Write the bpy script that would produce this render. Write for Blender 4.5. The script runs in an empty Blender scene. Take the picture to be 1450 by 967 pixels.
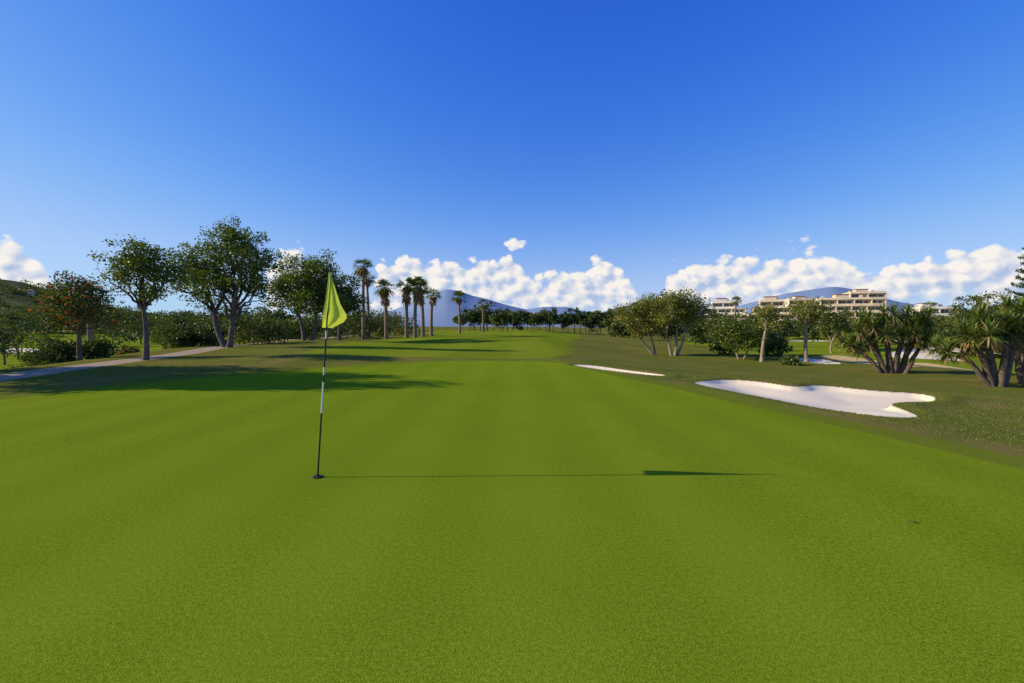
import bpy, math, random
import numpy as np
from mathutils import Vector

random.seed(7)
rng = np.random.default_rng(7)
scene = bpy.context.scene
F = 644.0
def bx(u, d):            # east offset of something seen at survey bearing u, d metres north
    return (u-725.0)/F*d

# ------------------------------------------------------------------ helpers
def sstep(a, b, x):
    t = np.clip((x-a)/(b-a), 0, 1)
    return t*t*(3-2*t)

def quadmesh(name, V, Q, mi, mats, smooth=False, parent=None, loc=(0,0,0)):
    V = np.asarray(V, dtype=np.float32); Q = np.asarray(Q, dtype=np.int32)
    me = bpy.data.meshes.new(name)
    me.vertices.add(len(V)); me.vertices.foreach_set("co", V.ravel())
    me.loops.add(len(Q)*4); me.loops.foreach_set("vertex_index", Q.ravel())
    me.polygons.add(len(Q))
    me.polygons.foreach_set("loop_start", np.arange(0, len(Q)*4, 4, dtype=np.int32))
    for m in mats: me.materials.append(m)
    me.polygons.foreach_set("material_index", np.asarray(mi, dtype=np.int32))
    sm = np.asarray(smooth if hasattr(smooth, '__len__') else [smooth]*len(Q), dtype=bool)
    me.polygons.foreach_set("use_smooth", sm)
    me.update(calc_edges=True); me.validate()
    ob = bpy.data.objects.new(name, me)
    ob.location = loc
    scene.collection.objects.link(ob)
    if parent: ob.parent = parent
    return ob

class Acc:
    def __init__(s): s.V=[]; s.Q=[]; s.M=[]; s.S=[]; s.n=0
    def add(s, V, Q, m=0, smooth=False):
        V=np.asarray(V,float); Q=np.asarray(Q,int)
        if len(Q)==0: return
        s.V.append(V); s.Q.append(Q+s.n); s.M.append(np.full(len(Q),m)); s.S.append(np.full(len(Q),smooth)); s.n+=len(V)
    def box(s, x0,x1,y0,y1,z0,z1,m=0):
        V=[(x0,y0,z0),(x1,y0,z0),(x1,y1,z0),(x0,y1,z0),(x0,y0,z1),(x1,y0,z1),(x1,y1,z1),(x0,y1,z1)]
        Q=[(0,3,2,1),(4,5,6,7),(0,1,5,4),(1,2,6,5),(2,3,7,6),(3,0,4,7)]
        s.add(V,Q,m)
    def make(s, name, mats, parent=None, loc=(0,0,0)):
        return quadmesh(name, np.concatenate(s.V), np.concatenate(s.Q), np.concatenate(s.M), mats, np.concatenate(s.S), parent, loc)

def tube(pts, rad, sides=7):
    pts=np.asarray(pts,float); n=len(pts); rad=np.asarray(rad,float)
    T=np.gradient(pts,axis=0); T/=np.linalg.norm(T,axis=1)[:,None]+1e-9
    ref=np.array([0.3,1,0.1]) if abs(T[0][2])>0.6 else np.array([0,0,1.0])
    A=np.cross(T,ref); A/=np.linalg.norm(A,axis=1)[:,None]+1e-9
    B=np.cross(T,A)
    th=np.linspace(0,2*np.pi,sides,endpoint=False)
    V=pts[:,None,:]+rad[:,None,None]*(A[:,None,:]*np.cos(th)[None,:,None]+B[:,None,:]*np.sin(th)[None,:,None])
    V=V.reshape(-1,3); Q=[]
    for i in range(n-1):
        for j in range(sides):
            a=i*sides+j; b=i*sides+(j+1)%sides
            Q.append((a,b,b+sides,a+sides))
    return V,np.array(Q)

def bez(p0,p1,p2,n):
    t=np.linspace(0,1,n)[:,None]
    return (1-t)**2*p0+2*t*(1-t)*p1+t*t*p2

def leafquads(C, L, W, rg, flat=0.0, D=None):
    n=len(C)
    if D is None:
        D=rg.normal(size=(n,3)); D[:,2]*=(1-flat)
    D=D/(np.linalg.norm(D,axis=1)[:,None]+1e-9)
    R=rg.normal(size=(n,3)); B=np.cross(D,R); B/=np.linalg.norm(B,axis=1)[:,None]+1e-9
    L=np.broadcast_to(L,(n,))[:,None]; W=np.broadcast_to(W,(n,))[:,None]
    V=np.stack([C-D*L*.5, C+B*W*.5, C+D*L*.5, C-B*W*.5],axis=1).reshape(-1,3)
    Q=np.arange(n*4).reshape(n,4)
    return V,Q

# ------------------------------------------------------------------ node helpers
def newmat(name):
    m=bpy.data.materials.new(name); m.use_nodes=True
    nt=m.node_tree; nt.nodes.clear()
    out=nt.nodes.new('ShaderNodeOutputMaterial')
    return m,nt,out
class N:
    def __init__(s,nt): s.nt=nt
    def new(s,t): return s.nt.nodes.new(t)
    def link(s,a,b): s.nt.links.new(a,b)
    def put(s,sock,v):
        if isinstance(v,bpy.types.NodeSocket): s.link(v,sock)
        elif v is not None:
            if isinstance(v,tuple) and len(v)==3 and sock.type=='RGBA': v=(v[0],v[1],v[2],1)
            sock.default_value=v
    def math(s,op,a,b=None,c=None,clamp=False):
        n=s.new('ShaderNodeMath'); n.operation=op; n.use_clamp=clamp
        s.put(n.inputs[0],a)
        if b is not None: s.put(n.inputs[1],b)
        if c is not None: s.put(n.inputs[2],c)
        return n.outputs[0]
    def mix(s,f,a,b,mode='MIX'):
        n=s.new('ShaderNodeMix'); n.data_type='RGBA'; n.blend_type=mode
        s.put(n.inputs[0],f); s.put(n.inputs[6],a); s.put(n.inputs[7],b)
        return n.outputs[2]
    def noise(s,vec,scale,detail=3,rough=.5,dist=0):
        n=s.new('ShaderNodeTexNoise'); n.inputs['Scale'].default_value=scale
        n.inputs['Detail'].default_value=detail; n.inputs['Roughness'].default_value=rough
        n.inputs['Distortion'].default_value=dist
        if vec is not None: s.link(vec,n.inputs['Vector'])
        return n.outputs['Fac']
    def ramp(s,v,a,b,lo=0.,hi=1.,smooth=True):
        n=s.new('ShaderNodeMapRange'); n.clamp=True
        if smooth: n.interpolation_type='SMOOTHSTEP'
        s.put(n.inputs[0],v); s.put(n.inputs[1],a); s.put(n.inputs[2],b); s.put(n.inputs[3],lo); s.put(n.inputs[4],hi)
        return n.outputs[0]
    def attr(s,name):
        n=s.new('ShaderNodeAttribute'); n.attribute_name=name; return n.outputs['Fac']
    def bump(s,h,strength,dist):
        n=s.new('ShaderNodeBump'); n.inputs['Strength'].default_value=strength; n.inputs['Distance'].default_value=dist
        s.put(n.inputs['Height'],h); return n.outputs[0]

def simple(name,c1,c2=None,rough=.7,scale=3,bump=0,spec=.3,detail=4):
    m,nt,out=newmat(name); k=N(nt)
    p=k.new('ShaderNodeBsdfPrincipled'); tc=k.new('ShaderNodeTexCoord').outputs['Object']
    nz=k.noise(tc,scale,detail,.6)
    k.put(p.inputs['Base Color'], k.mix(k.ramp(nz,.3,.7),c1,c2 or tuple(v*.75 for v in c1)))
    p.inputs['Roughness'].default_value=rough; p.inputs['Specular IOR Level'].default_value=spec
    if bump: k.link(k.bump(nz,.6,bump),p.inputs['Normal'])
    k.link(p.outputs[0],out.inputs[0]); return m

def foliage(name,dark,light,accent=None,trans=.3,clump=.8,acc_amt=.06):
    m,nt,out=newmat(name); k=N(nt)
    geo=k.new('ShaderNodeNewGeometry'); tc=k.new('ShaderNodeTexCoord').outputs['Object']
    r=geo.outputs['Random Per Island']
    nz=k.noise(tc,clump,2,.6)
    f=k.math('ADD',k.math('MULTIPLY',r,.6),k.math('MULTIPLY',k.ramp(nz,.35,.65),.4))
    col=k.mix(f,dark,light)
    if accent: col=k.mix(k.math('GREATER_THAN',r,1-acc_amt),col,accent)
    p=k.new('ShaderNodeBsdfDiffuse'); t=k.new('ShaderNodeBsdfTranslucent'); gl=k.new('ShaderNodeBsdfGlossy')
    k.put(p.inputs['Color'],col); gl.inputs['Roughness'].default_value=.45; gl.inputs['Color'].default_value=(.8,.85,.8,1)
    k.put(t.inputs['Color'],k.mix(1.0,col,(1.3,1.3,.5),'MULTIPLY'))
    ms=k.new('ShaderNodeMixShader'); ms.inputs[0].default_value=trans
    k.link(p.outputs[0],ms.inputs[1]); k.link(t.outputs[0],ms.inputs[2])
    m2=k.new('ShaderNodeMixShader'); m2.inputs[0].default_value=.03
    k.link(ms.outputs[0],m2.inputs[1]); k.link(gl.outputs[0],m2.inputs[2]); k.link(m2.outputs[0],out.inputs[0])
    return m

# ------------------------------------------------------------------ terrain definition
def xedge(y): return np.interp(y,[-20,0,5.7,11.5,17.4,30,60,150],[7.2,7,6.4,5,2.8,2.4,4,10])
def xpath(y): return np.interp(y,[-20,5,13.6,18.4,24,31,40,60,100],[-13.6,-14.4,-15.4,-16.5,-18,-20.2,-22.5,-26,-31])
def b1line(x,y): return (x-5.5)*.9+(y-12.5)*.44
def ground(x,y):
    x=np.asarray(x,float); y=np.asarray(y,float)
    s=x-xedge(y); sp=np.where(s>20,s,np.log1p(np.exp(np.clip(s*1.2,-30,30)))/1.2)
    z=-2.3*(1-np.exp(-sp/22.))
    dl=xpath(y)-1.2-x
    z=z-3.5*sstep(0,18,dl)*(1-.72*sstep(70,170,y))
    far=sstep(14,40,np.hypot(x,y))
    z=z+far*(.16*np.sin(x*.13+1.3)*np.cos(y*.09+.4)+.09*np.sin(x*.31+y*.17))
    z=z+.05*np.sin(x*.35+.5)*np.cos(y*.28+1)*sstep(3,9,np.hypot(x+1.5,y-3.5))
    def b(cx,cy,r,h): return h*np.exp(-((x-cx)**2+(y-cy)**2)/(r*r))
    z=z+b(14.2,10.0,2.4,.24)+b(-9.5,21,3,.22)+b(-4.5,22.5,3,.12)+b(3,19.8,1.6,.10)
    for cx,cy,r,h in ((7.6,16.2,1.6,.15),(9.2,15.4,1.7,.18),(11.2,15.1,1.8,.22),(13.2,14.2,1.8,.22)): z=z+b(cx,cy,r,h)
    z=z+b(48,57,7,.8)+b(66,72,7,.9)+b(29,41.5,4.5,.55)+b(38,42,4,.2)
    return z
def gz(x,y): return float(ground(x,y))

def chaikin(P,n=3):
    P=np.array(P,float)
    for _ in range(n):
        R=np.roll(P,-1,axis=0)
        P=np.stack([P*.75+R*.25,P*.25+R*.75],axis=1).reshape(-1,2)
    return P
def sdf(poly,x,y,far=6.):
    x=np.asarray(x,float); y=np.asarray(y,float)
    out=np.full(x.shape,-far)
    m=(x>poly[:,0].min()-far)&(x<poly[:,0].max()+far)&(y>poly[:,1].min()-far)&(y<poly[:,1].max()+far)
    px=x[m]; py=y[m]
    d=np.full(px.shape,1e9); ins=np.zeros(px.shape,bool)
    A=poly; B=np.roll(poly,-1,axis=0)
    for (ax,ay),(b0,b1) in zip(A,B):
        ex,ey=b0-ax,b1-ay; L=ex*ex+ey*ey+1e-12
        t=np.clip(((px-ax)*ex+(py-ay)*ey)/L,0,1)
        d=np.minimum(d,np.hypot(px-ax-t*ex,py-ay-t*ey))
        c=((ay>py)!=(b1>py))&(px<(ex)*(py-ay)/((ey) if abs(ey)>1e-12 else 1e-12)+ax)
        ins^=c
    out[m]=np.where(ins,d,-d)
    return np.clip(out,-far,1e9)

P_green=chaikin([(-12,-8),(-11.5,8),(-9,14),(-6,18.3),(-2,20.2),(1,19.8),(2.1,18),(3.0,15),(4.2,11.6),(5.0,8.2),(5.7,5),(6.5,0),(7,-8)])
P_fair=chaikin([(-11,21),(-15,40),(-18,80),(-30,190),(-10,230),(30,220),(14,90),(7.5,60),(4.5,34),(2.6,25),(1.5,21.5),(-4,21.5)])
P_fairR=chaikin([(24,42),(28,62),(40,120),(80,190),(150,150),(110,60),(60,36),(34,27)])
P_fairL=chaikin([(-33,34),(-45,60),(-50,110),(-90,160),(-230,160),(-200,70),(-90,40),(-50,24)])
sands=[ # polygon, near lip, far lip, depth
 (chaikin([(5.6,13.9),(6.9,15.1),(8.1,14.7),(8.7,13.9),(9.8,14.5),(11.0,13.8),(12.6,13.5),(11.4,12.2),(9.4,11.4),(8.6,9.9),(7.9,8.7),(6.9,8.3),(6.2,9.1),(5.9,10.2),(5.5,11.6),(5.2,12.9)],2),.02,.13,.13),
 (chaikin([(2.2,18.2),(3.6,18.0),(5.5,16.2),(5.0,14.8),(3.7,15.7),(2.7,17.0)],3),.03,.10,.05),
 (chaikin([(44,53),(51,57),(46.5,46),(41,42),(38,43),(40,49)],3),.03,.03,.05),
 (chaikin([(57,67),(70,72),(66,59),(55,57)],3),.03,.03,.05),
 (chaikin([(22.8,38.5),(25.6,37),(24.4,33),(22.3,33.6)],3),.03,.03,.05),
 (chaikin([(70,130),(83,128),(80,109),(70,111)],3),.03,.03,.1),
 (chaikin([(95,130),(112,129),(106,112),(94,113)],3),.03,.03,.1),
 (chaikin([(-112,98),(-94,97),(-93,86),(-108,85)],3),.03,.03,.1),
]
P_dirt=[chaikin([(26.4,40.5),(31,40),(29.6,31.5),(26.0,33)],2),chaikin([(34.5,40.0),(37,39.5),(34.0,30.5),(30.0,32.5)],2)]
def sd_sand(x,y):
    o=np.full(np.shape(x),-6.)
    for p,*_ in sands: o=np.maximum(o,sdf(p,x,y,6.))
    return o
def terrain_z(x,y):
    z=ground(x,y)
    for i,(p,l0,l1,dep) in enumerate(sands):
        s=sdf(p,x,y,6.)
        f=sstep(.8,2.6,b1line(x,y)) if i==0 else sstep(0,2.2,(x-3.5)*.75+(y-15.3)*.66) if i==1 else 1.
        z=z-(l0+(l1-l0)*f)*sstep(-.04,.14,s)-dep*sstep(0,1.4,s)+(.02+.06*f)*np.exp(-((s+.3)/.25)**2)
    return z

def axis(segs,far_lo,far_hi,g=1.045):
    pts=[]
    for a,b,st in segs: pts+=list(np.arange(a,b-1e-6,st))
    pts.append(segs[-1][1])
    st=segs[-1][2]; p=segs[-1][1]
    while p<far_hi: st*=g; p+=st; pts.append(p)
    st=segs[0][2]; p=segs[0][0]; lo=[]
    while p>far_lo: st*=g*1.02; p-=st; lo.append(p)
    return np.array(lo[::-1]+pts)
xs=axis([(-24,-14,.25),(-14,1.5,.3),(1.5,14,.09),(14,44,.35)],-9000,9000)
ys=axis([(-8,7,.35),(7,19,.09),(19,48,.3)],-300,9500)
X,Y=np.meshgrid(xs,ys)
fx,fy=X.ravel(),Y.ravel()
Z=terrain_z(fx,fy)
nx,ny=len(xs),len(ys)
ii=np.arange((ny-1)*nx).reshape(ny-1,nx)[:,:-1].ravel()
Q=np.stack([ii,ii+1,ii+nx+1,ii+nx],axis=1)

# terrain material
m_ter,nt,out=newmat("golf_grass_ground"); k=N(nt)
tc=k.new('ShaderNodeTexCoord').outputs['Object']
sx=k.new('ShaderNodeSeparateXYZ'); k.link(tc,sx.inputs[0])
nfine=k.noise(tc,125,2,.75); nmid=k.noise(tc,40,2,.6); nsm=k.noise(tc,5,3,.6); nl=k.noise(tc,.55,4,.6); nxl=k.noise(tc,.09,3,.55)
grain=k.math('ADD',k.math('MULTIPLY',nfine,.74),k.math('MULTIPLY',nmid,.26))
g1=k.ramp(grain,.37,.63)
stripe=k.math('SINE',k.math('MULTIPLY',k.math('ADD',k.math('ADD',sx.outputs[0],k.math('MULTIPLY',nl,.25)),k.math('MULTIPLY',nsm,.16)),2*math.pi/1.35))
stripef=k.ramp(stripe,-1.,1.)
green=k.mix(g1,(.092,.148,.005),(.295,.365,.019))
green=k.mix(k.math('MULTIPLY',stripef,.13),green,(.335,.39,.022))
green=k.mix(k.math('MULTIPLY',k.ramp(nl,.35,.7),.30),green,(.125,.21,.008))
green=k.mix(k.math('MULTIPLY',k.ramp(nxl,.42,.62),.16),green,(.28,.32,.02))
fair=k.mix(g1,(.12,.175,.009),(.265,.31,.02))
fstr=k.ramp(k.math('SINE',k.math('MULTIPLY',sx.outputs[0],2*math.pi/7)),-.3,.3)
fair=k.mix(k.math('MULTIPLY',fstr,.22),fair,(.31,.345,.028))
fair=k.mix(k.math('MULTIPLY',k.ramp(nl,.35,.75),.35),fair,(.15,.18,.02))
rough=k.mix(g1,(.095,.115,.014),(.215,.205,.038))
rough=k.mix(k.math('MULTIPLY',k.ramp(nl,.42,.68),.75),rough,(.25,.175,.055))
rough=k.mix(k.math('MULTIPLY',k.ramp(nxl,.4,.65),.4),rough,(.15,.18,.022))
wob=k.math('MULTIPLY',k.math('SUBTRACT',nsm,.5),.35)
wob2=k.math('MULTIPLY',k.math('SUBTRACT',nl,.5),2.2)
fm=k.ramp(k.math('ADD',k.attr('sd_fair'),wob2),-.5,.5)
col=k.mix(fm,rough,fair)
collar=k.mix(g1,(.11,.145,.012),(.235,.255,.027))
col=k.mix(k.ramp(k.math('ADD',k.attr('sd_green'),k.math('ADD',wob,.7)),-.08,.08),col,collar)
col=k.mix(k.ramp(k.math('ADD',k.attr('sd_green'),k.math('MULTIPLY',wob,.3)),-.06,.06),col,green)
pm=k.ramp(k.math('ADD',k.attr('sd_path'),k.math('MULTIPLY',wob,.6)),-.05,.05)
col=k.mix(pm,col,k.mix(nmid,(.38,.28,.17),(.50,.38,.26)))
dm=k.ramp(k.math('ADD',k.attr('sd_dirt'),wob),-.1,.1)
col=k.mix(dm,col,k.mix(nsm,(.66,.43,.15),(.84,.60,.26)))
sedge=k.math('ADD',k.attr('sd_sand'),k.math('MULTIPLY',k.math('SUBTRACT',nmid,.5),.10))
sand_rim=k.ramp(sedge,-.09,-.03)
col=k.mix(k.math('MULTIPLY',sand_rim,.7),col,(.09,.075,.03))  # darker brown band just outside the sand edge
sm_=k.ramp(sedge,-.02,.02)
ns2=k.noise(tc,14,4,.65)
col=k.mix(sm_,col,k.mix(ns2,(.87,.69,.45),(.97,.82,.58)))
p=k.new('ShaderNodeBsdfDiffuse'); k.put(p.inputs['Color'],col)
h=k.math('ADD',k.math('MULTIPLY',grain,k.math('SUBTRACT',1.0,k.math('MULTIPLY',sm_,.8))),k.math('MULTIPLY',k.math('MULTIPLY',nsm,sm_),.8))
k.link(k.bump(h,.65,.011),p.inputs['Normal'])
k.link(p.outputs[0],out.inputs[0])

ground_ob=quadmesh("ground",np.stack([fx,fy,Z],axis=1),Q,np.zeros(len(Q)),[m_ter],True)
me=ground_ob.data
def addattr(n,v):
    a=me.attributes.new(n,'FLOAT','POINT'); a.data.foreach_set('value',np.asarray(v,dtype=np.float32))
addattr('sd_green',sdf(P_green,fx,fy,8.))
addattr('sd_fair',np.maximum(np.maximum(sdf(P_fair,fx,fy,8.),sdf(P_fairR,fx,fy,8.)),sdf(P_fairL,fx,fy,8.)))
addattr('sd_sand',sd_sand(fx,fy))
sp_=.75-np.abs(fx-xpath(fy)); sp_=np.where((fy>100)|(fy<-25),-3,sp_)
addattr('sd_path',sp_)
addattr('sd_dirt',np.maximum(sdf(P_dirt[0],fx,fy),sdf(P_dirt[1],fx,fy)))

# ------------------------------------------------------------------ rough grass blades
m_blade=foliage("grass_blades",(.09,.13,.010),(.21,.24,.028),(.28,.22,.07),.35,1.0,.08)
def blades(name,px,py,hmin,hmax,w):
    n=len(px); pz=terrain_z(px,py)
    hh=rng.uniform(hmin,hmax,n)
    D=np.stack([rng.normal(0,.55,n),rng.normal(0,.55,n),np.ones(n)],axis=1)
    C=np.stack([px,py,pz],axis=1)+D/np.linalg.norm(D,axis=1)[:,None]*(hh*.40)[:,None]
    V,Q=leafquads(C,hh,w,rng,D=D)
    return quadmesh(name,V,Q,np.zeros(len(Q)),[m_blade])
def scatter(n,x0,x1,y0,y1):
    return rng.uniform(x0,x1,n),rng.uniform(y0,y1,n)
a=scatter(190000,3,24,4,22); b_=scatter(40000,-20,-5,9,28)
px=np.concatenate([a[0],b_[0]]); py=np.concatenate([a[1],b_[1]])
kk=(sdf(P_green,px,py,8.)<-.8-rng.exponential(.25,len(px)))&(sd_sand(px,py)<-.03)&(np.abs(px-xpath(py))>.85)&(rng.uniform(0,1,len(px))<np.clip(1.25-(np.hypot(px,py)-9)/18,.2,1))
px,py=px[kk],py[kk]
ex,ey=scatter(150000,1.5,14,8,18.5); ss=sd_sand(ex,ey); kk=(ss<-.0)&(ss>-.20)
px=np.concatenate([px,ex[kk]]); py=np.concatenate([py,ey[kk]])
blades("rough_grass",px,py,.012,.036,.010)

# ------------------------------------------------------------------ trees
m_bark=simple("bark_grey",(.17,.13,.095),(.08,.06,.045),.9,6,.03)
m_barkpale=simple("bark_pale",(.40,.31,.21),(.20,.15,.10),.85,5,.02)
m_palmtrunk=simple("palm_bark",(.32,.22,.14),(.16,.11,.07),.9,4,.03)
m_yuctrunk=simple("yucca_bark",(.20,.14,.09),(.10,.07,.045),.9,4,.03)
m_skirt=foliage("dead_fronds",(.22,.13,.055),(.46,.28,.13),None,.15)
m_leaf=foliage("leaves_sycamore",(.045,.08,.010),(.185,.235,.020),(.30,.22,.05),.38,.9,.05)
m_leaf2=foliage("leaves_olive",(.09,.11,.016),(.30,.31,.04),(.38,.27,.08),.33,.9)
m_leafd=foliage("leaves_dark",(.025,.05,.009),(.10,.13,.018),None,.25,.25)
m_leafd2=foliage("leaves_mixed",(.035,.065,.012),(.165,.19,.024),(.24,.15,.045),.28,.15)
m_flower=foliage("leaves_coral",(.04,.07,.012),(.14,.175,.025),(.55,.07,.03),.3,1.,.10)
m_palm=foliage("palm_leaves",(.06,.095,.018),(.23,.26,.045),None,.25,1.)
m_yuc=foliage("yucca_leaves",(.06,.11,.02),(.25,.33,.05),(.42,.30,.12),.15,1.5,.08)

def tree_geo(acc,base,h,ells,nclump,nleaf,leaf,r0,seed,stems=None,rc=.55,bark=0,lf=1,fork=.3,limbs=6,shell=.5,elong=1.5):
    rg=np.random.default_rng(seed); base=np.array(base,float)
    vols=np.array([e[3]*e[4]*e[5] for e in ells]); pe=vols/vols.sum()
    C=[]; tries=0
    ph=rg.uniform(0,6.28,(len(ells),3))
    while len(C)<nclump and tries<nclump*30:
        tries+=1
        ei=rg.choice(len(ells),p=pe); e=ells[ei]
        d=rg.normal(size=3); d/=np.linalg.norm(d)
        m=1+.20*math.sin(3.1*math.atan2(d[1],d[0])+ph[ei,0])+.17*math.sin(5*d[2]+ph[ei,1]+2*d[0])+.1*math.sin(9*d[0]+ph[ei,2])
        r=rg.uniform(0,1)**shell*m
        c=np.array(e[:3])+d*r*np.array(e[3:6])
        if all(np.linalg.norm((c-q))>rc*.6 for q in C[-80:]): C.append(c)
    C=np.array(C)
    stems=stems or [(0,0,0,0,fork*h)]
    nodes=[]
    for (sx0,sy0,sx1,sy1,zf) in stems:
        p0=np.array([sx0,sy0,-.25]); p2=np.array([sx1,sy1,zf]); p1=(p0+p2)/2+np.array([rg.normal(0,.07)*zf,rg.normal(0,.07)*zf,0])
        P=bez(p0,p1,p2,9); R=np.linspace(r0,r0*.62,9); R[0]*=1.5; R[1]*=1.15
        V,Qq=tube(P+base,R,9); acc.add(V,Qq,bark,True)
    k_=min(limbs,len(C)); idx=[int(np.argmax(C[:,2]))]
    for _ in range(k_-1):
        dd=np.min(np.linalg.norm(C[:,None]-C[idx][None],axis=2),axis=1); idx.append(int(np.argmax(dd)))
    for i in idx:
        t=C[i]; s=min(stems,key=lambda s:(s[2]-t[0])**2+(s[3]-t[1])**2)
        p0=np.array([s[2],s[3],s[4]-.02])
        mid=p0*.45+t*.55+np.array([rg.normal(0,.08)*h*.5,rg.normal(0,.08)*h*.5,h*.05-.25*max(0,p0[2]-t[2])])
        mid[0]=p0[0]+(t[0]-p0[0])*.42
        P=bez(p0,mid,t,9); P[1:-1]+=rg.normal(0,.012*h,(7,3))
        R=np.linspace(r0*.5,r0*.09,9); V,Qq=tube(P+base,R,6); acc.add(V,Qq,bark,True)
        for q in range(2,9): nodes.append((P[q],R[q]))
    NP=np.array([n[0] for n in nodes]); NR=np.array([n[1] for n in nodes])
    for j in range(len(C)):
        if j in idx: continue
        t=C[j]; dd=np.linalg.norm(NP-t,axis=1)+np.where(NP[:,2]>t[2]+.2,1.5,0)
        q=int(np.argmin(dd)); p0=NP[q]
        mid=(p0+t)/2+rg.normal(0,.02*h,3)
        P=bez(p0,mid,t,4); V,Qq=tube(P+base,np.linspace(min(NR[q]*.7,r0*.2),r0*.045,4),4); acc.add(V,Qq,bark,True)
    sz=rg.uniform(.5,1.3,len(C))
    cnt=rg.poisson(nleaf*sz**1.4)
    CC=np.repeat(C,cnt,axis=0); SS=np.repeat(sz,cnt)
    off=rg.normal(size=CC.shape); ln=np.linalg.norm(off,axis=1)+1e-9; off*=(np.minimum(ln,2.3)/ln)[:,None]
    off[:,2]*=.7
    L=leaf*rg.uniform(.6,1.3,len(CC))
    V,Qq=leafquads(CC+off*rc*.58*SS[:,None]+base,L,L/elong,rg,.25)
    acc.add(V,Qq,lf)

def tree(name,u,d,h,ells,nclump,nleaf,leaf,r0,seed,mats,x=None,**kw):
    x=bx(u,d) if x is None else x
    z=gz(x,d); acc=Acc()
    tree_geo(acc,(0,0,0),h,ells,nclump,nleaf,leaf,r0,seed,**kw)
    return acc.make(name,mats,loc=(x,d,z))

tree("broadleaf_tree",205,20.4,5.5,[(-.1,0,4.5,1.2,1.2,.8),(.6,.1,3.9,.9,.9,.75),(-.9,.1,3.8,.75,.8,.65),(.3,0,3.0,.6,.7,.5)],110,62,.12,.13,11,[m_bark,m_leaf],fork=.4,rc=.38,limbs=9)
tree("sycamore_tree",324,31.5,9.2,[(.1,0,6.9,2.0,1.9,1.7),(-2.3,.3,5.6,1.8,1.8,1.4),(2.1,-.2,5.6,1.4,1.6,1.5),(-.3,0,4.3,2.6,2.2,1.0),(0,0,8.3,.8,.8,.7),(-3.2,0,4.4,1.,1.,.7),(1.9,0,4,1.1,1,.8)],240,74,.175,.22,12,[m_bark,m_leaf],stems=[(0,0,.3,0,2.0),(-.15,.1,-1.0,.1,2.4)],rc=.54,limbs=15)
tree("sycamore_tree",436,46,9.3,[(-1.1,0,6.3,2.2,2.2,2.0),(1.3,0,6.6,2.0,2.1,2.1),(.1,0,4.3,3.4,2.4,1.5),(-2.6,0,5,1.3,1.5,1.2)],200,85,.22,.22,13,[m_bark,m_leaf],stems=[(-.4,0,-.9,0,2.6),(.3,.1,.9,0,2.6)],rc=.66,limbs=12)
tree("sycamore_tree",480,50,7.6,[(0,0,5.2,2.2,2.2,2.0),(.6,0,3.8,1.9,2,1.3)],110,85,.23,.2,14,[m_bark,m_leafd2],rc=.68,limbs=8)
tree("coral_tree",112,22,4.3,[(-.1,0,3.2,1.1,1.2,.9),(.6,0,2.4,.8,1,.7),(-.7,0,2.3,.8,1,.7)],100,60,.12,.13,15,[m_bark,m_flower],fork=.3,rc=.38)
# trees to the left that throw the long shade over the fringe
tree("broadleaf_tree",0,11.6,9.4,[(0,0,7.2,1.9,1.1,1.8),(.8,.2,5.2,2.0,1.1,1.4)],110,75,.23,.18,16,[m_bark,m_leaf],x=-20.8,rc=.62)
tree("broadleaf_tree",0,13.4,8.4,[(0,0,6.2,2.0,1.3,1.8),(-.5,.2,4.4,2.0,1.2,1.4)],110,80,.23,.2,17,[m_bark,m_leaf],x=-20.6,rc=.66)
tree("broadleaf_tree",0,15.8,7.2,[(0,0,5.2,2.0,1.3,1.6),(.4,0,3.8,1.8,1.1,1.1)],80,70,.22,.16,18,[m_bark,m_leaf],x=-22.5,rc=.6)
tree("carob_tree",912,41,5.6,[(-.6,0,3.6,1.6,1.6,1.3),(.9,0,4.0,1.3,1.5,1.2),(0,0,2.4,1.9,1.6,.8)],125,75,.165,.12,21,[m_barkpale,m_leaf2],stems=[(.9,0,-.4,0,1.4),(1.1,.1,.6,0,1.6)],rc=.52,limbs=9)
tree("carob_tree",955,40,6.3,[(0,0,4.5,1.9,1.7,1.3),(1.3,0,3.7,1.5,1.5,1.1),(-.9,0,3.4,1.2,1.5,1.0)],140,75,.165,.13,22,[m_barkpale,m_leaf2],stems=[(0,0,.15,0,1.8),(.2,.2,.9,0,1.9),(-.2,.1,-.7,0,1.9)],rc=.52,limbs=10)
tree("broadleaf_tree",1048,37,3.7,[(0,0,2.2,1.9,1.5,1.2),(-1.,0,1.7,1.2,1.2,.9),(1.1,0,1.6,1.,1.2,.9)],120,65,.16,.10,23,[m_barkpale,m_leaf],stems=[(0,0,-.4,0,1.),(.2,0,.7,0,1.)],rc=.48)
tree("broadleaf_tree",1079,35,4.6,[(.4,0,3.8,1.1,1.1,.6),(.6,0,2.9,.8,.9,.5)],45,50,.15,.15,24,[m_barkpale,m_leaf2],stems=[(0,0,.25,0,2.4)],rc=.44)
tree("broadleaf_tree",1143,35,5.0,[(0,0,4.0,1.1,1.1,.85),(.1,0,3.2,.7,.9,.5)],55,60,.15,.16,25,[m_barkpale,m_leaf2],stems=[(0,0,-.1,0,2.6)],rc=.44)
tree("broadleaf_tree",1178,55,5.6,[(0,0,3.7,1.9,1.6,1.5)],60,60,.24,.14,26,[m_barkpale,m_leafd2],fork=.25,rc=.6)
tree("broadleaf_tree",1022,60,5.0,[(0,0,3.2,2.2,1.6,1.4)],60,60,.26,.14,27,[m_barkpale,m_leafd2],fork=.25,rc=.6)

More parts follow.
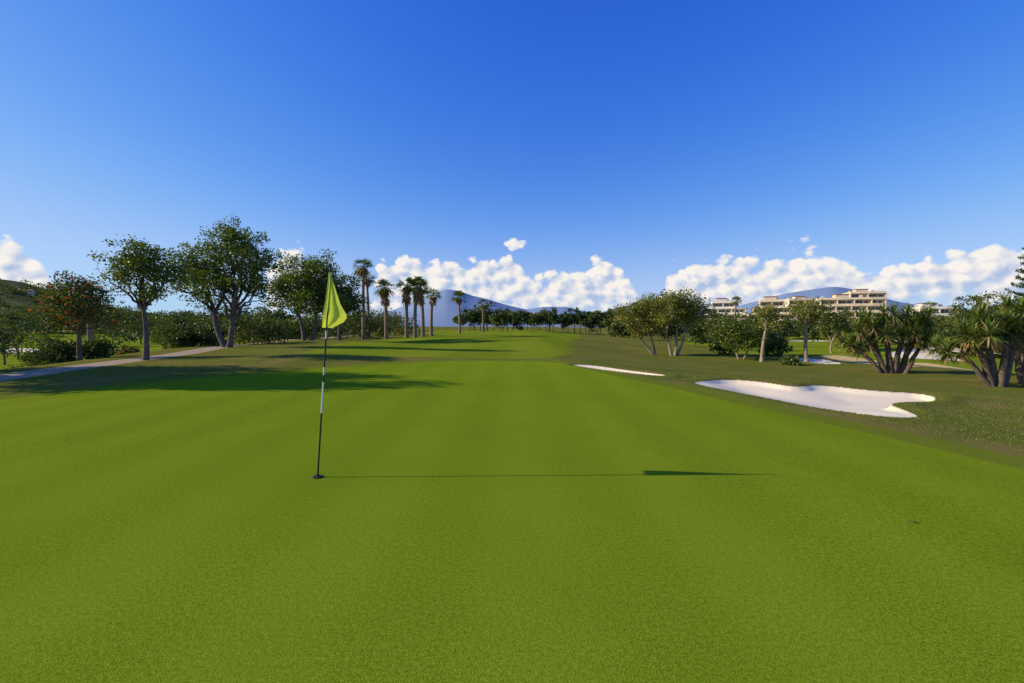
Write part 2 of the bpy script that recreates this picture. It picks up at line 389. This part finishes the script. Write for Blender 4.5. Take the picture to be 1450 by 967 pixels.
def bush(u,d,w,h,seed,mat,name="bush",n=40,leaf=.14):
    x=bx(u,d); acc=Acc()
    tree_geo(acc,(0,0,0),h,[(0,0,h*.45,w,w*.8,h*.5),(w*.4,0,h*.35,w*.7,w*.6,h*.35)],n,60,leaf,.05,seed,fork=.15,rc=max(.3,w*.3),limbs=4)
    acc.make(name,[m_bark,mat],loc=(x,d,gz(x,d)))
for i,(u,d,w,h,mt) in enumerate([(80,22.5,.8,1.3,m_leafd),(60,24,.9,1.1,m_leafd2),(132,23,.6,.9,m_leafd),(250,33,1.3,1.7,m_leafd2),(275,34,1.5,1.9,m_leafd),(345,36,1.9,2.6,m_leafd2),(375,38,1.6,2.3,m_leafd2),(300,37,1.2,1.8,m_leafd2),
      (405,52,2.0,2.4,m_leafd2),(425,56,2.4,2.5,m_leafd),(460,60,3,3.2,m_leafd2),(500,66,3,4.3,m_leafd),(525,68,3,5.2,m_leafd2),(560,80,4,4,m_leafd2),(1095,40,1.2,2.3,m_leafd2),(1025,42,1.3,2.2,m_leafd2),(1118,33,.4,.5,m_leafd2),
      (22,30,.8,1.4,m_flower),(48,34,1.0,1.6,m_flower),(185,36,.8,1.3,m_flower)]):
    bush(u,d,w,h,50+i,mt,leaf=.09+.0026*d)

# ---- palms
def fan(acc,c,dirv,size,rg,nb,mat,w=.07,droop=.25):
    dirv=dirv/np.linalg.norm(dirv)
    up=np.array([0,0,1.]); side=np.cross(dirv,up); side/=np.linalg.norm(side)+1e-6; nrm=np.cross(side,dirv)
    for a_ in np.linspace(-1.25,1.25,nb):
        d=dirv*math.cos(a_)+side*math.sin(a_)+nrm*rg.normal(0,.12); L=size*(.75+.25*math.cos(a_))*rg.uniform(.85,1.1)
        p1=c+d*L*.55; p2=c+d*L+np.array([0,0,-droop*L*rg.uniform(.5,1.3)])
        s=np.cross(d,nrm)*w*.5*size
        acc.add([c-s*.3,c+s*.3,p1+s,p1-s,p2+s*.25,p2-s*.25],[(0,1,2,3),(3,2,4,5)],mat)
def palm(u,d,h,seed,R=1.5,skirt=1.6,n=30,tr=.22,lean=0.):
    rg=np.random.default_rng(seed); acc=Acc(); x=bx(u,d)
    top=np.array([lean,0,h-R*.75])
    P=bez(np.array([0,0,-.2]),np.array([-lean*.3,0,h*.5]),top,12); Rr=np.linspace(tr*1.25,tr*.8,12); Rr[0]*=1.3
    V,Qq=tube(P,Rr,9); acc.add(V,Qq,0,True)
    for i in range(n):
        az=rg.uniform(0,2*math.pi); el=math.asin(rg.uniform(-.45,1))
        dv=np.array([math.cos(az)*math.cos(el),math.sin(az)*math.cos(el),math.sin(el)])
        pet=R*.5; c=top+dv*pet
        s=np.cross(dv,[.1,.2,1]); s/=np.linalg.norm(s); s*=.025
        acc.add([top-s,top+s,c+s,c-s],[(0,1,2,3)],1)
        fan(acc,c,dv+np.array([0,0,-.15]),R*.6,rg,9,1,w=.13)
    for i in range(int(skirt*22)):
        az=rg.uniform(0,2*math.pi); zz=rg.uniform(0,skirt)
        c=top+np.array([math.cos(az)*.2,math.sin(az)*.2,-zz+.1])
        dv=np.array([math.cos(az)*.4,math.sin(az)*.4,-1.])
        fan(acc,c,dv,R*.5,rg,6,2,w=.17,droop=.1)
    acc.make("palm_tree",[m_palmtrunk,m_palm,m_skirt],loc=(x,d,gz(x,d)))
for i,(u,d,top,R,sk) in enumerate([(515,62,367,1.6,1.0),(547,63,396,1.7,1.9),(576,64,394,1.6,2.2),(588,63,392,1.8,2.0),(599,66,397,1.6,2.0),(611,72,409,1.5,1.2),(651,95,413,1.9,.8),(684,120,424,1.9,.6),(522,75,385,1.7,.8),
        (1040,130,420,1.8,.8),(1196,90,440,1.9,.8),(1315,120,428,1.9,.6),(128,40,402,1.2,.3)]):
    x=bx(u,d); h=1.54+(462-top)*d/F-gz(x,d)
    palm(u,d,h,100+i,R=R,skirt=sk,lean=rng.uniform(-.4,.4))

# ---- yuccas
def yucca(u,d,stems,seed,L=.62,nl=60,sub=(1,3)):
    rg=np.random.default_rng(seed); acc=Acc(); x=bx(u,d)
    for (bx0,by0,tx,ty,tz,r) in stems:
        p0=np.array([bx0,by0,-.2]); p2=np.array([tx,ty,tz]); p1=np.array([bx0*.6+tx*.4+rg.normal(0,.1),by0*.7+ty*.3,tz*.5])
        P=bez(p0,p1,p2,10); P[2:-1]+=rg.normal(0,.02,(7,3)); V,Qq=tube(P,np.linspace(r*1.7,r*.7,10),8); acc.add(V,Qq,0,True)
        heads=[p2]
        for _ in range(rg.integers(*sub)):
            q=P[rg.integers(6,9)]; h_=q+np.array([rg.choice([-1,1])*rg.uniform(.3,.7),rg.normal(0,.45),rg.uniform(.25,.7)])
            V,Qq=tube(bez(q,(q+h_)/2+np.array([0,0,-.08]),h_,6),np.linspace(r*.6,r*.45,6),7); acc.add(V,Qq,0,True); heads.append(h_)
        for hd in heads:
            ll=L*rg.uniform(.8,1.15)
            for i in range(nl):
                az=rg.uniform(0,2*math.pi); sl=rg.uniform(-.7,1); el=math.asin(sl)
                dv=np.array([math.cos(az)*math.cos(el),math.sin(az)*math.cos(el),sl])
                c=hd+np.array([0,0,-.15+.28*(sl+.6)/1.6]); s=np.cross(dv,[.01,.02,1]); s/=np.linalg.norm(s)+1e-6; s*=.028
                m_=c+dv*ll*.5; e=c+dv*ll+np.array([0,0,-.05*ll if sl>-.1 else -.15*ll])
                acc.add([c-s*.7,c+s*.7,m_+s,m_-s,e+s*.15,e-s*.15],[(0,1,2,3),(3,2,4,5)],1 if sl>-.5 else 2)
    acc.make("yucca_tree",[m_yuctrunk,m_yuc,m_skirt],loc=(x,d,gz(x,d)))
yucca(1264,28,[(-.3,0,-2.2,0,2.7,.10),(-.3,.2,-1.3,.3,3.3,.11),(-.1,0,-.4,.2,3.7,.12),(.3,.1,.7,-.1,3.5,.11),(.5,0,1.7,.2,3.3,.11),(-.6,0,-2.4,.3,1.8,.10),(.7,.3,2.5,.4,3.5,.11),(.1,0,.2,-.4,2.4,.10),(.6,-.2,1.9,-.3,2.2,.10)],201,L=.72,nl=90,sub=(3,5))
yucca(1412,22,[(-.2,0,-1.2,0,2.4,.11),(.1,.1,-.4,.3,3.3,.12),(.1,-.1,.6,0,2.8,.11),(.3,0,1.3,.1,3.6,.11),(-.2,0,-1.5,.2,1.7,.10),(.3,.1,1.2,.3,2.1,.10)],202,L=.78,nl=90,sub=(3,5))
yucca(1452,23.5,[(0,0,-.7,0,2.4,.11),(.1,.1,.3,.3,3.2,.12),(.2,0,1.1,0,2.6,.11)],203,L=.78,nl=85,sub=(3,5))

def norfolk(u,d,h,seed):
    rg=np.random.default_rng(seed); acc=Acc(); x=bx(u,d)
    V,Qq=tube([(0,0,-.3),(0,0,h*.5),(0,0,h)],[.22,.13,.02],9); acc.add(V,Qq,0,True)
    cs=[];ds=[]
    for t in np.linspace(.3,.98,13):
        z=h*t; L=3.0*(1-t)**.8+.3
        for j in range(6):
            az=j*math.pi/3+t*9; LL=L*rg.uniform(.75,1.1); e=np.array([math.cos(az)*LL,math.sin(az)*LL,LL*rg.uniform(.12,.35)])
            P=bez(np.array([0,0,z]),np.array([e[0]*.6,e[1]*.6,z-.08*L]),np.array([e[0],e[1],z+e[2]]),7)
            V,Qq=tube(P,np.linspace(.04,.012,7),5); acc.add(V,Qq,0,True)
            n=int(60*L); ti=rg.uniform(1,5.99,n); i0=ti.astype(int); pts=P[i0]*(1-(ti-i0))[:,None]+P[i0+1]*(ti-i0)[:,None]
            cs.append(pts+rg.normal(0,.07,(n,3))+np.array([0,0,.05])); dd=rg.normal(size=(n,3)); dd[:,2]=abs(dd[:,2])*1.5; ds.append(dd)
    C=np.concatenate(cs); V,Qq=leafquads(C,.30,.07,rg,D=np.concatenate(ds)); acc.add(V,Qq,1)
    acc.make("norfolk_pine_tree",[m_bark,m_leafd],loc=(x,d,gz(x,d)))
norfolk(1462,45,1.54+(462-335)*45/F+2.5,301)

# ---- distant tree masses
def mass(name,items,mats,leafk=.0042,nc=26,nl=60,seed=5):
    rg=np.random.default_rng(seed); acc=Acc()
    for (u,d,top,wpx,*rest) in items:
        x=bx(u,d); z=gz(x,d); h=1.54+(462-top)*d/F-z; w=wpx/F*d
        flat=rest[0] if rest else .42; q=rest[1] if len(rest)>1 else 1.
        base=(x,d,z)
        ells=[(0,0,h*(1-flat),w,w*.8,h*flat*.9),(w*.5*rg.choice([-1,1]),0,h*(.9-flat),w*.6,w*.6,h*flat*.8)]
        tree_geo(acc,base,h,ells,int(nc*q),int(nl*q),leafk*d,max(.12,h*.022),int(rg.integers(1e6)),rc=max(.5,w*.30),fork=max(.12,1-2*flat),limbs=4,lf=1+int(rg.integers(2)),elong=1.3)
    return acc.make(name,mats)
items=[]
for i in range(30):
    u=655+i*8.2+rng.uniform(-3,3); items.append((u,rng.uniform(150,185),rng.uniform(434,446),rng.uniform(10,16),.33))
for u,t in ((690,426),(712,433),(672,430),(740,441),(875,432),(862,434),(845,440),(900,432)): items.append((u,170,t,15,.45))
mass("distant_tree_line",items,[m_bark,m_leafd,m_leafd2],seed=6,nc=24,nl=40)
items=[]
for i in range(56):
    u=-110+i*12+rng.uniform(-6,6)
    d=rng.uniform(130,175); items.append((u,d,rng.uniform(424,448) if u<400 else rng.uniform(436,452),rng.uniform(16,26),.45))
for u,d,t,w in ((25,70,432,20),(160,75,436,24),(235,80,440,26),(60,85,424,26),(5,60,440,16),(130,100,424,26),(200,110,430,28),(290,90,440,28),(360,90,445,28),(420,85,450,24)): items.append((u,d,t,w,.46))
mass("distant_tree_mass",items,[m_bark,m_leafd,m_leafd2],seed=8,nc=28,nl=42)
items=[]
for i in range(84):
    u=880+i*11.5+rng.uniform(-6,6)
    t=rng.uniform(441,456) if u<1350 else rng.uniform(418,440)
    items.append((u,rng.uniform(95,165),t,rng.uniform(13,23),.46,1.1))
for u,d,t,w in ((1368,64,408,20),(1392,62,418,22),(1412,66,412,22),(1440,60,414,24),(1480,60,412,28),(1395,80,406,26),(1430,84,410,26),(1330,75,450,18),(1295,80,449,20),(1230,75,451,18),(1190,70,442,14),(1100,75,452,18),(1070,80,448,20),(985,70,447,20),(1005,75,453,18),(1345,52,460,16),(1372,50,455,18),(1395,52,452,18),(1425,50,450,20),(1450,48,450,20)):
    items.append((u,d,t,w,.5,1.5))
mass("distant_tree_mass",items,[m_bark,m_leafd,m_leafd2],seed=9,nc=28,nl=42)

# ------------------------------------------------------------------ hills & mountains
def ridge(name,prof,d,mat,seed,depth=.35,rough_=.05,zb=-12,nu=300,nr=44,crest=.1):
    rg=np.random.default_rng(seed)
    us=np.linspace(prof[0][0],prof[-1][0],nu); vt=np.interp(us,[p[0] for p in prof],[p[1] for p in prof])
    kern=np.hanning(9); kern/=kern.sum(); vt=np.convolve(np.pad(vt,4,mode='edge'),kern,mode='valid')
    az=(us-725)/F; H=1.54+(462-vt)*d/F
    ph=rg.uniform(0,6.28,(14,2)); V=[]
    for r in range(nr):
        t=r/(nr-1)*1.6
        dd=d*(1-depth*(1-t))
        prof_=(t**1.3 if t<=1 else 1-(t-1)/.6*1.0)
        x=az*dd; z=zb+(H-zb)*prof_
        nzv=sum(math.pow(.62,i)*np.sin(x/d*(9*1.6**i)+ph[i,0]+t*(3*1.4**i)+2*math.sin(t*5+i))*np.cos(x/d*(5*1.5**i)+t*(4*1.5**i)+ph[i,1]) for i in range(8))
        z=z+nzv*rough_*(H-zb)*(crest+.9*min(1,abs(t-1)*3))*min(1,t*3)
        V.append(np.stack([x,np.full(nu,dd),z],axis=1))
    V=np.concatenate(V); ii=np.arange((nr-1)*nu).reshape(nr-1,nu)[:,:-1].ravel()
    return quadmesh(name,V,np.stack([ii,ii+1,ii+nu+1,ii+nu],axis=1),np.zeros(len(ii)),[mat],True),V
m_mtn=simple("mountain_haze_tint",(.25,.325,.44),(.22,.295,.41),.95,.0012,0,0,8)  # distance haze is put into this pale blue base colour
m_mtn2=simple("ridge_scrub",(.20,.19,.17),(.11,.125,.13),.95,.01,0,0,8)
m_hill=simple("hill_scrub",(.07,.085,.03),(.12,.11,.05),.95,.05,0,0,6)
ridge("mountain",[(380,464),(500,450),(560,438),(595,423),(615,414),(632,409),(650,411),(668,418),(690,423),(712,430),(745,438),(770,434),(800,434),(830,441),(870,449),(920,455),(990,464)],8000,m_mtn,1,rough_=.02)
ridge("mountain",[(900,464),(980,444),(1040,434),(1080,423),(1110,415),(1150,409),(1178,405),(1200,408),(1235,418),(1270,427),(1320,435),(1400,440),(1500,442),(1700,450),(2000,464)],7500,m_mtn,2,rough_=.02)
ridge("hill",[(790,463),(830,449),(865,438),(890,431),(915,429),(945,435),(1000,441),(1100,445),(1300,448),(1500,445),(1900,448),(2300,463)],1500,m_mtn2,3,rough_=.05)
_,HV=ridge("hill",[(-350,384),(-100,386),(0,394),(30,398),(60,406),(90,416),(130,428),(180,438),(260,449),(380,456),(520,463)],480,m_hill,4,rough_=.04)
acc=Acc(); rg=np.random.default_rng(44)
sel=HV[(HV[:,1]>340)&(HV[:,1]<482)]; sel=sel[rg.choice(len(sel),800)]
cnt=50; CC=np.repeat(sel+np.stack([rg.normal(0,3,800),rg.normal(0,3,800),rg.uniform(1,3,800)],axis=1),cnt,axis=0)
V,Qq=leafquads(CC+rg.normal(size=CC.shape)*np.array([2.4,2.4,1.5]),1.8,1.3,rg,.2); acc.add(V,Qq,0)
acc.make("hillside_woodland",[m_leafd2])

# ------------------------------------------------------------------ buildings
m_wall=simple("render_cream",(.80,.65,.45),(.70,.57,.39),.85,.4)
m_white=simple("render_white",(.84,.76,.64),(.74,.67,.56),.8,.4)
m_glass=simple("window_glass",(.03,.04,.05),(.05,.06,.07),.15,2,0,.6)
m_roof=simple("terracotta_roof",(.42,.20,.11),(.30,.14,.08),.85,3)
m_shade=simple("awning",(.50,.34,.18),(.40,.28,.15),.8,2)
def apartment(name,u,d,w,storeys,rot,wallm,top_v,steps=None,depth=14,seed=0):
    rg=random.Random(seed); x=bx(u,d); fh=3.1
    root=bpy.data.objects.new(name,None); scene.collection.objects.link(root)
    ztop=1.54+(462-top_v)*d/F; z0=ztop-storeys*fh-1.0
    root.location=(x,d,z0); root.rotation_euler=(0,0,rot)
    W=Acc();G=Acc();R=Acc();S=Acc()
    W.box(-w/2,w/2,.4,depth,-14,-.02)
    for s in range(storeys):
        l,r=(-w/2,w/2) if not steps else (steps[s][0]*w/2,steps[s][1]*w/2)
        z=s*fh; off=s*.9 if steps else 0
        W.box(l,r,off+1.8,depth,z,z+fh-.25)
        W.box(l-.3,r+.3,off,depth+.2,z+fh-.24,z+fh-.02)
        nb=max(2,int(round((r-l)/6.5))); bw=(r-l)/nb
        for b in range(nb+1):
            xx=l+b*bw; W.box(xx-.18,xx+.18,off+.05,off+1.79,z,z+fh-.26)
        for b in range(nb):
            a0=l+b*bw; 
            W.box(a0+.2,a0+bw-.2,off+.06,off+.22,z,z+1.0)
            G.box(a0+bw*.12,a0+bw*.52,off+1.72,off+1.79,z+.1,z+2.35)
            W.box(a0+bw*.31,a0+bw*.33,off+1.68,off+1.715,z+.1,z+2.35)
            G.box(a0+bw*.64,a0+bw*.86,off+1.72,off+1.79,z+.9,z+2.2)
            if rg.random()<.3: S.box(a0+bw*.1,a0+bw*.6,off-.9,off-.02,z+2.35,z+2.45)
        for q in range(3):
            yy=off+4+q*3.4
            if yy<depth-2:
                G.box(l-.06,l-.003,yy,yy+1.4,z+.9,z+2.2); G.box(r+.003,r+.06,yy,yy+1.4,z+.9,z+2.2)
    l,r=(-w/2,w/2) if not steps else (steps[-1][0]*w/2,steps[-1][1]*w/2)
    z=storeys*fh; off=storeys*.9 if steps else .3
    W.box(l,r,off,off+.2,z,z+.8); W.box(l,r,depth-.2,depth,z,z+.8); W.box(l,l+.2,off+.21,depth-.21,z,z+.8); W.box(r-.2,r,off+.21,depth-.21,z,z+.8)
    R.box(l+.21,r-.21,off+.21,depth-.21,z,z+.12)
    cx=(l+r)/2
    W.box(cx-3,cx+2.2,depth*.55,depth-1,z+.13,z+2.4); R.box(cx-3.3,cx+2.5,depth*.55-.3,depth-.7,z+2.41,z+2.65)
    W.box(r-3.2,r-2,depth*.6,depth*.6+1,z+.13,z+2.0); W.box(l+1.5,l+2.5,depth*.6,depth*.6+1,z+.13,z+1.8)
    W.make("walls",[wallm],root); G.make("windows",[m_glass],root); R.make("roof",[m_roof],root)
    if S.V: S.make("awnings",[m_shade],root)
    return root
apartment("apartment_building",1186,210,40,5,math.radians(-20),m_wall,420,[(-1,1),(-1,1),(-.92,1),(-.6,.9),(-.3,.7)],seed=1)
apartment("apartment_building",1228,232,15,6,math.radians(-20),m_wall,412,seed=2)
apartment("apartment_building",1093,215,20,4,math.radians(-25),m_wall,423,[(-1,1),(-1,1),(-.8,.8),(-.5,.5)],seed=3)
apartment("apartment_building",1032,235,26,4,math.radians(-20),m_white,425,[(-1,1),(-1,.9),(-.9,.6),(-.6,.2)],seed=4)
apartment("apartment_building",1140,250,16,4,math.radians(-15),m_wall,422,seed=5)
apartment("apartment_building",1330,190,13,3,math.radians(-20),m_white,433,seed=6)
def house(u,d,v_top,w,rot,seed):
    x=bx(u,d); z=1.54+(462-v_top)*d/F-6.2
    root=bpy.data.objects.new("white_house",None); scene.collection.objects.link(root)
    root.location=(x,d,z); root.rotation_euler=(0,0,rot)
    W=Acc();G=Acc();R=Acc(); dp=w*.7
    W.box(-w/2,w/2,0,dp,-6,5)
    for s in range(2):
        for i in range(3):
            xx=-w/2+w*(i+.5)/3; G.box(xx-.6,xx+.6,-.06,-.003,s*2.6+.9,s*2.6+2.2)
            yy=dp*(i+.5)/3; G.box(-w/2-.06,-w/2-.003,yy-.5,yy+.5,s*2.6+.9,s*2.6+2.2)
    a=w/2+.5
    R.add([(-a,-.5,5.01),(a,-.5,5.01),(a,dp+.5,5.01),(-a,dp+.5,5.01),(-a*.5,dp/2,6.6),(a*.5,dp/2,6.6),(a*.5,dp/2+.01,6.6),(-a*.5,dp/2+.01,6.6)],[(0,1,5,4),(1,2,6,5),(2,3,7,6),(3,0,4,7),(0,3,2,1)],0)
    W.make("walls",[m_wall],root); G.make("windows",[m_glass],root); R.make("roof",[m_roof],root)
house(44,445,410,5,.2,1)

# ------------------------------------------------------------------ flagstick
root=bpy.data.objects.new("golf_flagstick",None); scene.collection.objects.link(root)
fxp,fyp=-1.985,4.60; fz=gz(fxp,fyp)
root.location=(fxp,fyp,fz); root.rotation_euler=(0,math.radians(4.2),0)
m_black=simple("pole_black",(.012,.012,.012),(.02,.02,.02),.35,8,0,.5)
m_wp=simple("pole_white",(.75,.74,.70),(.62,.60,.56),.35,8,0,.5)
m_flag,nt,out=newmat("flag_cloth"); k=N(nt)
tc=k.new('ShaderNodeTexCoord').outputs['Object']; wv=k.noise(tc,30,3)
colf=k.mix(wv,(.62,.70,.06),(.72,.78,.10))
pd=k.new('ShaderNodeBsdfDiffuse'); pt=k.new('ShaderNodeBsdfTranslucent'); k.put(pd.inputs[0],colf); k.put(pt.inputs[0],colf)
ms=k.new('ShaderNodeMixShader'); ms.inputs[0].default_value=.45; k.link(pd.outputs[0],ms.inputs[1]); k.link(pt.outputs[0],ms.inputs[2]); k.link(ms.outputs[0],out.inputs[0])
A=Acc()
def seg(z0,z1,r,m):
    V,Qq=tube([(0,0,z0),(0,0,(z0+z1)/2),(0,0,z1)],[r,r,r],12); A.add(V,Qq,m,True)
seg(-.1,.66,.0085,0); seg(.66,.98,.0087,1); seg(.98,1.05,.0085,0); seg(1.05,1.13,.0087,1); seg(1.13,1.42,.0085,0); seg(1.42,1.5,.0087,1); seg(1.5,2.12,.0075,0)
V,Qq=tube([(0,0,.005),(0,0,.03),(0,0,.05)],[.013,.013,.009],12); A.add(V,Qq,0,True)
V,Qq=tube([(0,0,2.12),(0,0,2.135),(0,0,2.145)],[.011,.010,.001],12); A.add(V,Qq,0,True)
A.make("pole",[m_black,m_wp],root)
nr,ncl=50,34; V=[]
for i in range(nr):
    t=i/(nr-1); z=2.09-.56*t
    xr=np.interp(t,[0,.08,.25,.5,.68,.76,.86,1],[.010,.022,.055,.10,.155,.16,.12,.0])
    xl=np.interp(t,[0,.15,.5,.8,1],[-.008,-.008,-.022,-.04,-.034])
    for j in range(ncl):
        s=j/(ncl-1); xx=xl+(xr-xl)*s
        yy=-.010-.05*t**.6*(.5+.5*math.sin(s*math.pi*2.6+.3+t*1.6))*(.3+.7*math.sin(s*3.1)) +.16*s*t
        V.append((xx,yy,z-.03*s*math.sin(t*3.1)))
ii=np.arange((nr-1)*ncl).reshape(nr-1,ncl)[:,:-1].ravel()
quadmesh("flag",V,np.stack([ii,ii+1,ii+ncl+1,ii+ncl],axis=1),np.zeros(len(ii)),[m_flag],True,root)
A=Acc(); m_holeshade=simple("hole_shade_disc",(.012,.014,.01),(.02,.02,.015),.8,20)
V,Qq=tube([(0,0,.006),(0,0,.010),(0,0,.009),(0,0,.007)],[.054,.052,.030,.001],28); A.add(V,Qq,0,True)  # flat dark disc on the grass, painted as the shade inside the hole
A.make("golf_hole",[m_holeshade],loc=(fxp,fyp,fz))
# small dry leaf lying on the green
m_dry=simple("dry_leaf",(.40,.12,.05),(.28,.09,.04),.7,40)
V=[];
for i in range(7):
    t=i/6; w_=.012*math.sin(math.pi*min(max(t,.04),.97)); 
    for s in (-1,0,1): V.append((t*.055,s*w_,.006+.008*abs(s)+.006*math.sin(t*3)))
Qd=[(i*3+j,i*3+j+1,i*3+j+4,i*3+j+3) for i in range(6) for j in range(2)]
quadmesh("fallen_leaf",V,Qd,np.zeros(len(Qd)),[m_dry],True,loc=(3.12,3.53,gz(3.12,3.53)))

# ------------------------------------------------------------------ world
SUN_EL=25.; SUN_ROT=268.6
w=bpy.data.worlds.new("World"); scene.world=w; w.use_nodes=True
nt=w.node_tree; nt.nodes.clear(); k=N(nt); out=k.new('ShaderNodeOutputWorld')
sky=k.new('ShaderNodeTexSky'); sky.sky_type='NISHITA'; sky.sun_disc=False
sky.sun_elevation=math.radians(SUN_EL); sky.sun_rotation=math.radians(SUN_ROT)
sky.air_density=1.0; sky.dust_density=.3; sky.ozone_density=3.0; sky.altitude=50
hs=k.new('ShaderNodeHueSaturation'); hs.inputs['Saturation'].default_value=1.25; k.link(sky.outputs[0],hs.inputs['Color'])
# grade of the clear-sky radiance: deep blue day, soft shoulder near the sun and horizon
sr=k.new('ShaderNodeSeparateColor'); k.link(hs.outputs[0],sr.inputs[0]); cr=k.new('ShaderNodeCombineColor')
for i,(a_,p_,L_) in enumerate(((4.0,1.55,.44),(2.15,1.36,.70),(3.0,.95,1.0))):
    v=k.math('MULTIPLY',k.math('POWER',k.math('MULTIPLY',k.math('MAXIMUM',sr.outputs[i],0.0),.13),p_),-a_/L_)
    v=k.math('SUBTRACT',1.0,k.math('EXPONENT',v))
    k.link(k.math('MULTIPLY',v,L_/.13),cr.inputs[i])
bg=k.new('ShaderNodeBackground'); bg.inputs[1].default_value=.13; k.link(cr.outputs[0],bg.inputs[0])
g=k.new('ShaderNodeTexCoord').outputs['Generated']; sp=k.new('ShaderNodeSeparateXYZ'); k.link(g,sp.inputs[0])
az=k.math('ARCTAN2',sp.outputs[0],sp.outputs[1]); el=k.math('ARCSINE',sp.outputs[2])
def cvec(da,de):
    c=k.new('ShaderNodeCombineXYZ'); k.put(c.inputs[0],k.math('ADD',az,da)); k.put(c.inputs[1],k.math('MULTIPLY',k.math('ADD',el,de),1.25)); return c.outputs[0]
def puff(v):
    a=k.noise(v,15,6,.58,.3)
    vo=k.new('ShaderNodeTexVoronoi'); vo.voronoi_dimensions='2D'; vo.feature='F1'; vo.inputs['Scale'].default_value=34
    mm=k.new('ShaderNodeVectorMath'); mm.operation='ADD'; k.link(v,mm.inputs[0])
    nn=k.new('ShaderNodeTexNoise'); nn.inputs['Scale'].default_value=45; nn.inputs['Detail'].default_value=4; k.link(v,nn.inputs['Vector'])
    sc=k.new('ShaderNodeVectorMath'); sc.operation='SCALE'; k.link(nn.outputs['Color'],sc.inputs[0]); sc.inputs['Scale'].default_value=.03; k.link(sc.outputs[0],mm.inputs[1])
    k.link(mm.outputs[0],vo.inputs['Vector'])
    return k.math('SUBTRACT',k.math('MULTIPLY',a,1.2),k.math('MULTIPLY',vo.outputs['Distance'],.50))
p0=puff(cvec(0.,0.)); p1=puff(cvec(-.014,.010))
top=[(-600,420),(-200,400),(-60,380),(0,366),(40,362),(70,385),(85,445),(110,470),(370,470),(388,375),(420,356),(445,366),(470,470),(525,470),(538,385),(575,362),(600,378),(640,374),(665,384),(700,376),(722,366),(745,392),(765,398),(800,388),(825,384),(845,368),(870,384),(892,404),(915,440),(928,440),(945,392),(975,380),(1010,376),(1060,380),(1100,366),(1140,362),(1190,368),(1222,402),(1245,392),(1300,380),(1350,362),(1400,352),(1450,350),(1600,355),(1900,400)]
def azel(u,v):
    a=math.atan((u-725)/F); return a,math.atan((462-v)/F*math.cos(a))
fc=k.new('ShaderNodeFloatCurve'); cv=fc.mapping.curves[0]
pts=[((azel(u,v)[0]+1.3)/2.6,max(0.0,(azel(u,v)[1]+.05)/.3)) for u,v in top]
pts=[(0.0,.25)]+pts+[(1.0,.25)]
cv.points[0].location=pts[0]; cv.points[-1].location=pts[-1]
for q in pts[1:-1]: cv.points.new(*q)
for q in cv.points: q.handle_type='VECTOR'
fc.mapping.update()
azn=k.math('DIVIDE',k.math('ADD',k.math('ADD',az,k.math('MULTIPLY',k.math('SUBTRACT',p0,.35),.03)),1.3),2.6)
k.link(azn,fc.inputs['Value'])
topel=k.math('SUBTRACT',k.math('MULTIPLY',fc.outputs[0],.3),.05)
dens=k.math('ADD',k.math('SUBTRACT',topel,el),k.math('MULTIPLY',k.math('SUBTRACT',p0,.22),.075))
a0,e0=azel(729,345)
dx=k.math('DIVIDE',k.math('SUBTRACT',az,a0),.028); dy=k.math('DIVIDE',k.math('SUBTRACT',el,e0),.017)
blob=k.math('MULTIPLY',k.math('SUBTRACT',.45,k.math('ADD',k.math('MULTIPLY',dx,dx),k.math('MULTIPLY',dy,dy))),.02)
blob=k.math('ADD',blob,k.math('MULTIPLY',k.math('SUBTRACT',p0,.32),.06))
dens=k.math('MAXIMUM',dens,blob)
mask=k.ramp(dens,.0,.015)
basem=k.ramp(k.math('ADD',el,k.math('MULTIPLY',k.math('SUBTRACT',p0,.4),.06)),.012,.062)
mask=k.math('MULTIPLY',mask,basem)
mask=k.math('MULTIPLY',mask,k.ramp(sp.outputs[1],-.2,.1))
mask=k.math('MULTIPLY',mask,.95)
lit=k.math('ADD',.66,k.math('MULTIPLY',k.math('SUBTRACT',p0,p1),2.2))  # sunlit and shaded cloud sides painted into the colour from offset noise
lit=k.math('ADD',lit,k.math('SUBTRACT',.14,k.math('MULTIPLY',dens,3.8)),clamp=True)
ccol=k.mix(lit,(.44,.55,.78),(1.0,.94,.87))
bgc=k.new('ShaderNodeBackground'); k.put(bgc.inputs[0],ccol); bgc.inputs[1].default_value=.97
mx=k.new('ShaderNodeMixShader'); k.link(mask,mx.inputs[0]); k.link(bg.outputs[0],mx.inputs[1]); k.link(bgc.outputs[0],mx.inputs[2]); k.link(mx.outputs[0],out.inputs[0])

# ------------------------------------------------------------------ sun & camera
sl=bpy.data.lights.new("sun","SUN"); sl.energy=5.0; sl.angle=math.radians(.5); sl.color=(1,.89,.64)
so=bpy.data.objects.new("sun",sl); scene.collection.objects.link(so)
e=math.radians(SUN_EL); r=math.radians(SUN_ROT)
sd=Vector((math.sin(r)*math.cos(e),math.cos(r)*math.cos(e),math.sin(e)))
so.rotation_euler=(-sd).to_track_quat('-Z','Y').to_euler(); so.location=sd*50
cam=bpy.data.cameras.new("camera"); cam.lens=16; cam.sensor_width=36; cam.clip_start=.05; cam.clip_end=40000
co=bpy.data.objects.new("camera",cam); scene.collection.objects.link(co)
co.location=(0,0,1.54+gz(-1.98,4.6)); co.rotation_euler=(math.radians(90-1.9),0,0)
scene.camera=co
scene.view_settings.view_transform='Standard'; scene.view_settings.look='None'; scene.view_settings.exposure=0; scene.view_settings.gamma=1
